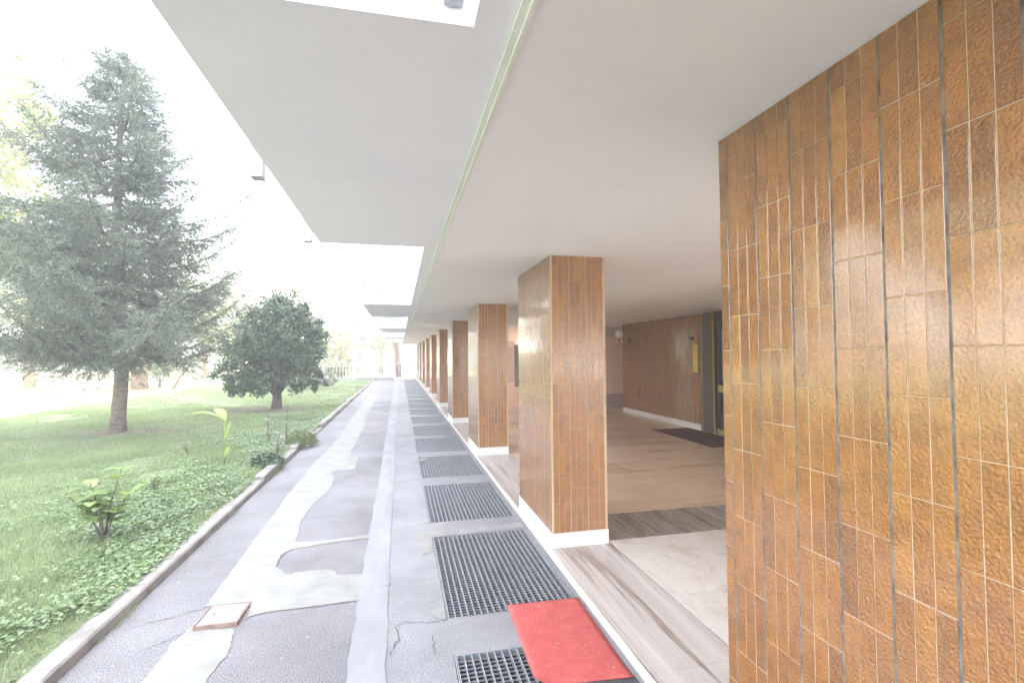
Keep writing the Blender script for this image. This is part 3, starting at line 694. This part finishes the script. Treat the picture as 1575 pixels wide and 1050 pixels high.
# grass tufts rooted in the joint between kerb and asphalt, and fallen leaves and crumbs on the path
n = 2600; y = rng.uniform(1.5, 26, n); k = vnoise(y*0, y, 1.7, 3)+rng.normal(0, .3, n) > .55; y = y[k]; n = len(y)
x = -1.655+np.abs(rng.normal(0, .012, n)); h = rng.uniform(.015, .06, n); a = rng.uniform(0, 6.28, n)
P = np.stack([x, y, 0*x], 1); S = np.stack([np.cos(a), np.sin(a), 0*a], 1)*.0025; T = np.stack([np.cos(a+1)*h*.6, np.sin(a+1)*h*.6, h], 1)
o = link('kerb_weeds', np_mesh('kerb_weeds', np.stack([P-S, P+S, P+T], 1).reshape(-1, 3), 3), M['grass'], kind='stuff'); tag(o, 'tiny grass tufts in the joint below the kerb', 'grass')
leaf_mat('dry_leaf', [(0, (.22, .15, .07)), (.5, (.36, .26, .12)), (1, (.46, .40, .22))], .6, .2, (.4, .3, .1))
n = 420; x = np.where(rng.random(n) < .6, -1.6+rng.gamma(1.2, .12, n), rng.uniform(-1.6, 1.15, n)); y = rng.uniform(2, 22, n); a = rng.uniform(0, 6.28, n); L = rng.uniform(.008, .03, n)
o = link('fallen_leaves', np_mesh('fallen_leaves', leaves(np.stack([x, y, np.full(n, .009)], 1), np.stack([np.cos(a), np.sin(a), rng.normal(0, .12, n)], 1), L, L*.6, np.stack([rng.normal(0, .2, n), rng.normal(0, .2, n), np.ones(n)], 1), .1), 4), M['dry_leaf'], kind='stuff'); tag(o, 'small dry leaves and crumbs scattered over the path', 'leaves')

def make_leafy(name, label, cat, base, trunk_pts, trunk_r, blobs, n, L, mtl, bark, group=None, shell=.6, droop=.2, limbs=None, gap=.35):
    """tree: trunk, limbs and a crown of leaves scattered on uneven clumps"""
    t = empty(name, base); tag(t, label, cat, group)
    tb = MB(); tb.tube(trunk_pts, trunk_r, 9)
    for q in (limbs or []):
        tb.tube(q[0], q[1], 6)
    tb.build('trunk', M[bark], t, True)
    Ps = []; Ns = []
    wts = np.array([b_[3]*b_[3]*b_[4] for b_ in blobs]); wts = wts/wts.sum()
    for (bx_, by_, bz_, r, rz), wt in zip(blobs, wts):
        m_ = int(n*wt); d = unit(rng.normal(size=(m_, 3)))
        ncl = max(12, int(m_/55)); C = unit(rng.normal(size=(ncl, 3)))*(shell+(1-shell)*rng.random((ncl, 1))**.5)*np.array([r, r, rz])*rng.uniform(.75, 1.08, (ncl, 1))
        id_ = rng.integers(0, ncl, m_); cr_ = r*.2*rng.uniform(.6, 1.3, ncl)
        Ps.append(C[id_]+d*(cr_[id_]*rng.random(m_)**.45)[:, None]+np.array([bx_, by_, bz_])); Ns.append(unit(C[id_])+d*.6+np.array([0, 0, .5]))
    P = np.concatenate(Ps); Nn = np.concatenate(Ns); m_ = len(P)
    Dv = rng.normal(size=(m_, 3)); Dv[:, 2] -= droop; Ls = rng.uniform(.7, 1.3, m_)*L
    link('crown', np_mesh('crown', leaves(P, Dv, Ls, Ls*.55, Nn, .12), 4), M[mtl], t)
    return t
def limb(a, b_, r0, r1, sag=.1, n=5):
    A, B = Vector(a), Vector(b_); pts = []
    for i in range(n+1):
        q = A.lerp(B, i/n); q.z += sag*math.sin(math.pi*i/n); pts.append(tuple(q+Vector((random.uniform(-.03, .03),)*3)*(0 if i in (0, n) else 1)))
    return (pts, [r0+(r1-r0)*i/n for i in range(n+1)])

# --- spruce
sp = empty('spruce_tree', (-5.78, 12.0, lawn_h(-5.78, 12))); tag(sp, 'tall grey-green spruce with bare lower trunk standing on the lawn', 'tree')
H = 8.15
tz = np.linspace(-.1, H, 22); tp_ = [(.05*math.sin(z_*.9)*min(1, z_), .04*math.cos(z_*.7)*min(1, z_), z_) for z_ in tz]; tr_ = [(.165 if z_ < .05 else .128)*(1-z_/H)**.8+.012 for z_ in tz]
tb = MB(); tb.tube(tp_, tr_, 14); 
tw_P = []; tw_D = []; tw_L = []
bz = 1.75; az = 0
bm_ = MB()
for _ in range(400):
    if bz > H-.1: break
    t_ = (bz-1.75)/(H-1.75)
    rmax = float(np.interp(t_, [0, .12, .3, .5, .7, .85, 1], [2.75, 3.1, 2.75, 2.2, 1.6, .95, .15]))
    az += 2.399+random.uniform(-.35, .35); L = rmax*random.uniform(.55, 1.1)
    slope = -.22+.48*t_ + random.uniform(-.22, .20); L *= 1+.12*math.cos(az-math.pi)+.14*math.sin(3*az+bz*1.7)
    d = Vector((math.cos(az), math.sin(az), 0)); nseg = 8; pts = []
    for i in range(nseg+1):
        s = i/nseg; zz = bz + L*(slope*s + .42*(1-t_)*s*s*.9 - .12*math.sin(math.pi*s)); pts.append(d*(L*s)+Vector((0, 0, zz)))
    bm_.tube([tuple(p_) for p_ in pts], [.026*(1-t_*.6)*(1-.85*i/nseg)+.003 for i in range(nseg+1)], 5)
    side = Vector((-d.y, d.x, 0))
    ns = int(9+17*L)
    for j in range(ns):
        s = .12+.88*(j+random.random())/ns; q = s*nseg; i = min(nseg-1, int(q)); base = pts[i].lerp(pts[i+1], q-i); tl = L*.34*(1.08-s)+.16
        for sg in (-1, 1):
            dr = (d*random.uniform(.45, .9)+side*sg*random.uniform(.5, 1)+Vector((0, 0, random.uniform(-.6, .4)))).normalized()
            bl = tl*random.uniform(.7, 1.25); nn = max(1, int(bl/.115))
            for m_ in range(nn):
                q_ = base+dr*(bl*m_/nn)+Vector((0, 0, -.25*(bl*m_/nn)**2)); dd = (dr+Vector((random.uniform(-.6, .6), random.uniform(-.6, .6), random.uniform(-.75, .5)))).normalized()
                tw_P.append(q_); tw_D.append(dd); tw_L.append(random.uniform(.13, .23))
    for e_ in range(5): tw_P.append(pts[-1]-d*(.1*e_)); tw_D.append((d+Vector((random.uniform(-.3, .3), random.uniform(-.3, .3), random.uniform(-.1, .3))))); tw_L.append(.2)
    bz += .026+.022*random.random()+.010*(1-t_)
for e_ in range(26): zz = H-1.1+1.1*e_/26; tw_P.append(Vector((0, 0, zz))); tw_D.append(Vector((random.uniform(-1, 1), random.uniform(-1, 1), .9))); tw_L.append(.12+.14*(1-e_/26))
tb.build('trunk', M['bark'], sp, True); bm_.build('branches', M['bark_dark'], sp, True, kind='stuff')
P = np.array([tuple(p_) for p_ in tw_P]); Dd = unit(np.array([tuple(p_) for p_ in tw_D])); Lt = np.array(tw_L); NT = len(P)
q = 13
Pi = np.repeat(P, q, 0); Di = np.repeat(Dd, q, 0); Li = np.repeat(Lt, q); s = np.tile(np.linspace(0, .95, q), NT)
rad = unit(np.cross(Di, rng.normal(size=Di.shape))); nd = unit(Di*.75+rad*.75); b0 = Pi+Di*(Li*s)[:, None]
ln = rng.uniform(.035, .065, len(b0)); wv = unit(np.cross(nd, rng.normal(size=nd.shape)))*.007
V = np.stack([b0-wv, b0+wv, b0+nd*ln[:, None]], 1).reshape(-1, 3)
link('crown', np_mesh('crown', V, 3), M['needles'], sp)
print('spruce twigs', NT, 'tris', len(V)//3)

# --- round evergreen beside the path
lb_ = []
for a in np.linspace(0, 2*math.pi, 9)[:-1]:
    lb_.append(limb((0, 0, .35), (1.0*math.cos(a), 1.0*math.sin(a), 1.35+.3*random.random()), .06, .015, .1)); lb_.append(limb((0, 0, .6), (.7*math.cos(a+.4), .7*math.sin(a+.4), 2.5), .05, .012, .05))
blobs = [(0, 0, 2.1, 1.35, 1.35), (-.55, -.1, 1.65, 1.1, .95), (.55, 0, 1.75, 1.0, .95), (.1, -.2, 2.75, .95, .8), (-.3, .4, 2.3, 1.1, 1.0), (.75, .2, 2.3, .75, .8), (-.95, -.2, 1.0, .75, .5), (.8, -.1, 1.15, .7, .45), (-.2, -.7, 1.1, .7, .4), (-.7, -.5, .75, .6, .35), (.55, -.55, .8, .55, .35), (-1.1, .3, .8, .55, .35), (1.0, .2, .9, .5, .4), (0, -.9, .85, .5, .35)]
make_leafy('evergreen_shrub', 'round dark glossy evergreen growing on the lawn beside the path kerb', 'shrub', (-3.66, 16.3, .03), [(0, 0, -.05), (.02, 0, .3), (0, .02, .8), (.05, 0, 1.6), (0, 0, 2.4)], [.17, .13, .11, .08, .03], blobs, 30000, .105, 'laurel', 'bark_dark', limbs=lb_)
# bare soil rings under the trees
def disc(name, x, y, rx, ry):
    pts = [(x+rx*math.cos(a)*random.uniform(.82, 1.12), y+ry*math.sin(a)*random.uniform(.82, 1.12)) for a in np.linspace(0, 2*math.pi, 37)[:-1]]
    mb = MB(); n0 = 37; mb.v = [(x, y, lawn_h(x, y)+.012)]+[(a, b_, lawn_h(a, b_)+.004) for a, b_ in pts]; mb.f = [(0, i+1, (i+1) % 36+1) for i in range(36)]
    mb.build(name, M['soil'], bpy.data.objects['lawn'])
disc('soil_patch', -5.3, 12.1, 1.5, .5); disc('soil_patch', -3.75, 16.2, 1.5, .75); disc('soil_patch', -12.2, 28.3, 3.2, .8)

# --- shrubs further along
make_leafy('silver_shrub', 'low greyish shrub at the end of the lawn near the gate', 'shrub', (-3.9, 25.6, .03), [(0, 0, 0), (0, 0, .6)], [.05, .02], [(0, 0, .65, .75, .6), (-.9, .2, .6, .8, .6), (.5, .1, .45, .5, .4)], 5200, .09, 'silver_leaf', 'bark_dark')
make_leafy('pale_shrub', 'pale sunlit egg-shaped shrub with creamy leaves behind the round evergreen', 'shrub', (-4.3, 37.2, .03), [(0, 0, 0), (0, 0, 1.6)], [.07, .03], [(0, 0, 1.2, 1.2, 1.1), (0, 0, 2.4, 1.1, 1.3), (.2, 0, 3.3, .75, .9)], 8000, .12, 'pale_leaf', 'bark_warm')
make_leafy('young_bush', 'small dark bush on the lawn next to the far brown tree trunk', 'shrub', (-12.1, 29.0, .1), [(0, 0, 0), (0, 0, .7)], [.08, .03], [(0, 0, 1.1, .8, .6), (.4, 0, 1.5, .6, .5), (-.4, 0, 1.3, .6, .5)], 1500, .13, 'mid_leaf', 'bark_dark', limbs=[limb((0, 0, .2), (.7, 0, 1.4), .04, .01), limb((0, 0, .2), (-.7, 0, 1.3), .04, .01), limb((0, 0, .2), (-.3, .2, 1.7), .04, .01)])
# --- deciduous trees in the sun behind
def decid(x, y, h, r, mtl, label, bark='bark_warm', n=9000, L=.17, lean=0, tr=.22, crown0=.3):
    bl = [(lean, 0, h*.62, r, h*.3), (lean+r*.45, .2, h*.50, r*.7, h*.2), (lean-r*.5, -.2, h*.52, r*.75, h*.22), (lean+.1, .1, h*.82, r*.6, h*.17), (lean-r*.3, r*.3, h*.70, r*.6, h*.2), (lean+r*.35, -r*.3, h*(crown0+.08), r*.6, h*.12), (lean-r*.4, -r*.3, h*(crown0+.05), r*.6, h*.11)]
    lm = [limb((lean*.6, 0, h*.35), (lean+b_[0]*.9, b_[1], b_[2]), tr*.4, .03, .2) for b_ in bl]
    return make_leafy('deciduous_tree', label, 'tree', (x, y, 0), [(0, 0, -.1), (lean*.1, 0, h*.12), (lean*.4, 0, h*.3), (lean*.8, .05, h*.55), (lean, 0, h*.85)], [tr*1.25, tr, tr*.85, tr*.5, .03], bl, n, L, mtl, bark, 'sunlit trees at the back of the garden', limbs=lm)
decid(-14.2, 20.5, 13.8, 2.9, 'bright_leaf', 'tall yellow-green tree at the left edge, rising behind the spruce', n=13000, L=.2)
decid(-12.7, 28.3, 9.5, 3.4, 'mid_leaf', 'tree with a reddish-brown trunk on the lawn just right of the spruce trunk', n=9000, tr=.33, crown0=.3)
decid(-19, 31, 10.5, 4.2, 'bright_leaf', 'yellow-green tree at the far left behind the low garden fence side', n=9000, tr=.25)
decid(-25, 27, 9, 4.0, 'mid_leaf', 'broad mid-green tree at the extreme left of the sunny lawn', n=8000)
decid(-9.0, 39, 10.0, 4.0, 'pale_leaf', 'airy pale tree rising above the round evergreen in the background', n=7000, L=.2)
decid(-14.5, 42, 8.5, 4.0, 'bright_leaf', 'yellow leafy tree behind the tree with the reddish trunk', n=8000, L=.2)
decid(-4.6, 43, 7.2, 2.6, 'silver_leaf', 'greyish tree behind the gate left of the balconies', n=6500, L=.18)
decid(-1.6, 48, 6.2, 2.4, 'mid_leaf', 'dark rounded tree in the street behind the gate', n=6000, L=.18)
decid(-22, 44, 9.0, 4.5, 'bright_leaf', 'far yellow-green tree at the back left of the garden', n=8000, L=.22)
decid(-31, 40, 11, 5, 'mid_leaf', 'farthest large green tree beyond the left edge', n=8000, L=.24)
decid(-15.5, 12.2, 11, 3.6, 'bright_leaf', 'added unseen tree left of the view, there for the tile reflections', n=7000, L=.24)  # unseen, added so the glazed tiles mirror greenery instead of blank sky
decid(-14.5, 5, 12, 4.0, 'mid_leaf', 'second added unseen tree farther left, there for the tile reflections', n=7000, L=.26)  # also unseen, added for the reflections in the tiles
# leaning bare branch in the sunlight
lb = empty('fallen_branch', (-10.6, 27.6, .06)); tag(lb, 'leaning bare orange-brown branch by the far tree trunk', 'branch')
MB().tube([(-.35, 0, 0), (0, 0, .6), (.35, .05, 1.15), (.55, .1, 1.75)], [.07, .06, .045, .02], 7).build('stem', M['bark_warm'], lb, True)
MB().tube([(.3, .04, 1.05), (.8, .1, 1.35), (1.1, .1, 1.7)], [.035, .025, .01], 6).build('side_branch', M['bark_warm'], lb, True)
# far hedge that closes the garden
n = 26000; x = rng.uniform(-60, -4, n); y = 50+rng.normal(0, .8, n)+.06*(x+30); z = rng.random(n)**.8*(2.6+.9*np.sin(x*.7)+.5*np.sin(x*2.1))
o = link('far_hedge', np_mesh('far_hedge', leaves(np.stack([x, y, z], 1), rng.normal(size=(n, 3)), rng.uniform(.2, .36, n), rng.uniform(.12, .2, n)), 4), M['mid_leaf'], kind='stuff'); tag(o, 'mass of far bushes closing off the garden', 'hedge')

# --- small plants near the kerb
def big_leaf(mb, base, d, L, W, up_=.35, nseg=6):
    d = Vector(d).normalized(); s = d.cross(Vector((0, 0, 1))).normalized(); n0 = len(mb.v)
    for i in range(nseg+1):
        t = i/nseg; wd = W*.5*(math.sin(math.pi*min(1, t*.97+.03)))**.75; c = Vector(base)+d*(L*t)+Vector((0, 0, L*(up_*t-.75*up_*t*t*1.25)))
        for k in (-1, 0, 1): mb.v.append(tuple(c+s*(wd*k)+Vector((0, 0, .22*wd*abs(k)))))
    for i in range(nseg):
        for k in (0, 1): a = n0+i*3+k; mb.f.append((a, a+1, a+4, a+3))
def leafy_plant(name, label, cat, x, y, stems, mtl, lmin, lmax):
    p = empty(name, (x, y, lawn_h(x, y))); tag(p, label, cat)
    st = MB()
    for (dx, dy, h, nl) in stems:
        st.tube([(0, 0, -.02), (dx*.35, dy*.35, h*.5), (dx, dy, h)], [.009, .007, .004], 6)
        for j in range(nl):
            t = .35+.65*(j+1)/nl; a = j*2.4+random.random(); q = (dx*t*t, dy*t*t, h*t); lf_ = MB(); L = random.uniform(lmin, lmax)*(1 if t < .95 else .75)
            big_leaf(lf_, q, (math.cos(a), math.sin(a), random.uniform(-.15, .4)), L, L*.58); lf_.build('leaf', M[mtl], p, True)
    st.build('stem', M['bark'], p, True)
    return p
leafy_plant('hydrangea_plant', 'leafy light-green hydrangea growing in the near ground ivy', 'plant', -2.46, 4.92, [(-.30, .02, .40, 9), (.10, .05, .58, 10), (.22, -.05, .40, 9), (-.08, -.06, .36, 9), (-.16, .1, .46, 8), (.02, -.12, .30, 8)], 'hydrangea', .13, .20)
cn = empty('canna_plant', (-2.47, 7.92, lawn_h(-2.47, 7.92))); tag(cn, 'single tall plant with big drooping pale leaf beside the kerb', 'plant')
MB().tube([(0, 0, -.02), (.01, 0, .35), (0, 0, .62)], [.016, .013, .01], 7).build('stem', M['hydrangea'], cn, True)
for (z_, d, L, W, u_) in ((.62, (-1, -.25, .2), .46, .20, .55), (.60, (-.5, .5, .5), .30, .16, .5), (.30, (.5, -.2, 1.6), .34, .07, .2), (.05, (.7, .1, .9), .3, .08, .4), (.05, (.5, -.5, 1.2), .25, .07, .3)):
    mb = MB(); big_leaf(mb, (0, 0, z_), d, L, W, u_, 8); mb.build('leaf', M['canna'], cn, True)
for i, (px, py, h, nl, lab) in enumerate(((425, 690, .5, 9, 'thin grey-leaved weed with a bare stalk near the kerb overgrowth'), (412, 668, .75, 10, 'slender tall seedling standing in front of the round evergreen trunk'), (440, 676, .85, 7, 'thin upright stalk at the kerb edge, right of the slender seedling'), (392, 706, .35, 9, 'low leafy weed clump right of the single tall plant'), (235, 745, .25, 10, 'small weed tuft just right of the hydrangea'), (290, 690, .28, 8, 'pale small weed left of the single tall plant'))):
    gx, gy_ = ground(px, py+12, .05)
    leafy_plant('weed', lab, 'weed', gx, gy_, [(random.uniform(-.08, .08), random.uniform(-.08, .08), h*random.uniform(.7, 1), nl), (random.uniform(-.12, .12), 0, h*.6, nl-2), (random.uniform(-.15, .15), .05, h*.5, nl-3)], 'silver_leaf' if i in (0, 1, 2, 5) else 'ground_ivy', .05, .10)
# leafy overgrowth spilling over the kerb
for (px, py, s_, lab) in ((420, 716, .30, 'dark ivy tuft spilling over the kerb onto the asphalt'), (470, 682, .38, 'larger leafy tuft overgrowing the kerb beyond the ivy tuft')):
    gx, gy_ = ground(px, py, .05); n = 900; d = unit(rng.normal(size=(n, 3))); P = d*np.array([s_*.8, s_*1.1, s_*.6])*rng.random((n, 1))**.4; P[:, 2] = np.abs(P[:, 2])
    t = empty('ivy_tuft', (gx-.08, gy_, .05)); tag(t, lab, 'plant'); Ls = rng.uniform(.03, .06, n)
    link('foliage', np_mesh('foliage', leaves(P, rng.normal(size=(n, 3)), Ls, Ls*.8, d+np.array([0, 0, .6])), 4), M['laurel' if s_ < .35 else 'mid_leaf'], t)

# ------------------------------------------------------------------ gate, fence, notice board at the end of the path
GY = 34.0
gt = empty('garden_gate', (0, GY, 0)); tag(gt, 'white double gate with arched tops and thin bars closing the path', 'gate')
def arch(x, x0, x1, lo_, hi_): t = (x-x0)/(x1-x0); return lo_+(hi_-lo_)*math.sin(math.pi*t)
for (x0, x1) in ((-.30, .78), (.84, 1.95)):
    lf_ = MB(); lf_.box(x0, -.02, .08, x0+.05, .02, 1.05); lf_.box(x1-.05, -.02, .08, x1, .02, 1.05); lf_.box(x0+.05, -.015, .12, x1-.05, .015, .17)
    pts = [(x0+(x1-x0)*i/10, 0, arch(x0+(x1-x0)*i/10, x0, x1, 1.02, 1.22)) for i in range(11)]; lf_.tube(pts, .022, 6)
    lf_.build('gate_leaf', M['rail_grey'], gt)
    for i in range(1, 6):
        x = x0+(x1-x0)*i/6; MB().box(x-.024, -.011, .17, x+.024, .011, arch(x, x0, x1, 1.02, 1.22)).build('bar', M['gate_bar'], gt)
fe = empty('railing_fence', (-1.6, GY, 0)); tag(fe, 'low white railing on a pinkish base left of the gate', 'fence')
MB().box(-6, -.1, 0, 1.25, .1, .22).build('base_wall', M['plaster_far'], fe); MB().box(-6, -.02, .95, 1.25, .02, 1.0).build('top_rail', M['rail_grey'], fe)
for i in range(36): x = -5.9+i*.2; MB().box(x-.024, -.011, .22, x+.024, .011, .95).build('bar', M['gate_bar'], fe)
nb = empty('notice_board', (-2.26, GY-.35, 0)); tag(nb, 'white framed notice board with pale green panel by the fence', 'notice board')
fr = MB(); fr.box(-.62, -.03, .0, -.55, .03, 2.1); fr.box(.55, -.03, .0, .62, .03, 2.1); fr.box(-.55, -.03, 2.03, .55, .03, 2.1); fr.box(-.55, -.03, .95, .55, .03, 1.02)
fr.build('frame', M['rail_grey'], nb); MB().box(-.549, -.012, 1.021, .549, .012, 2.029).build('panel', M['board_green'], nb)
MB().box(-.5, -.02, 1.2, -.05, -.0125, 1.9).build('sheet', M['plaster_far'], nb); MB().box(.05, -.02, 1.3, .45, -.0125, 1.85).build('sheet', M['white_paint'], nb)
tk = empty('street_tree', (-.1, 39, 0)); tag(tk, 'brown tree trunk standing behind the gate under the balconies', 'tree')
MB().tube([(.05, 0, 0), (0, 0, 1.0), (.02, 0, 1.7), (-.1, 0, 2.6), (-.15, 0, 4)], [.27, .23, .22, .30, .2], 10).build('trunk', M['bark'], tk, True)
Pn = unit(rng.normal(size=(5000, 3)))*rng.uniform(.5, 1, (5000, 1))*np.array([2.6, 2.6, 1.6])+np.array([0, 0, 5.6])
link('crown', np_mesh('crown', leaves(Pn, rng.normal(size=(5000, 3)), rng.uniform(.12, .22, 5000), rng.uniform(.08, .12, 5000)), 4), M['mid_leaf'], tk)
hs_ = empty('street_house', (6, 58, 0)); tag(hs_, 'pale plastered house across the street behind the gate', 'house')
MB().box(-7.5, 0, 0, 8, 8, 6.5).build('wall', M['plaster_far'], hs_); 
rf = MB(); rf.box(-7.9, -.4, 6.501, 8.4, 8.4, 6.7); rf.build('roof', M['taupe'], hs_)
for i in range(5):
    for zz in (.9, 3.9):
        MB().box(-6.6+i*2.8, -.03, zz, -5.4+i*2.8, -.002, zz+1.6).build('window', M['lobby_dark'], hs_)
# low garden fence far left
gf = empty('garden_fence', (-28, 46, 0)); tag(gf, 'low pinkish garden wall with railing at the far left of the lawn', 'fence')
MB().box(-22, -.1, 0, 14, .1, .5).build('base_wall', M['pink_wall'], gf); MB().box(-22, -.02, 1.25, 14, .02, 1.3).build('top_rail', M['white_paint'], gf)
mb = MB()
for i in range(180): x = -21.9+i*.2; mb.box(x-.012, -.012, .5, x+.012, .012, 1.25)
mb.build('bars', M['white_paint'], gf, kind='stuff')

# ------------------------------------------------------------------ haze volume added to imitate lens glare
HAZE = 0.0065
hz = MB().box(-165, -75, -1.7, 115, 265, 22.6).build('haze', None, kind='stuff'); tag(hz, 'thin haze added over the whole garden to imitate lens glare', None)
mt = bpy.data.materials.new('haze'); mt.use_nodes = True; nt = mt.node_tree; nt.nodes.clear()
pv = nt.nodes.new('ShaderNodeVolumePrincipled'); pv.inputs['Color'].default_value = (.97, .97, .985, 1); pv.inputs['Density'].default_value = HAZE; pv.inputs['Anisotropy'].default_value = .0
ou = nt.nodes.new('ShaderNodeOutputMaterial'); nt.links.new(pv.outputs[0], ou.inputs['Volume']); hz.data.materials.append(mt)
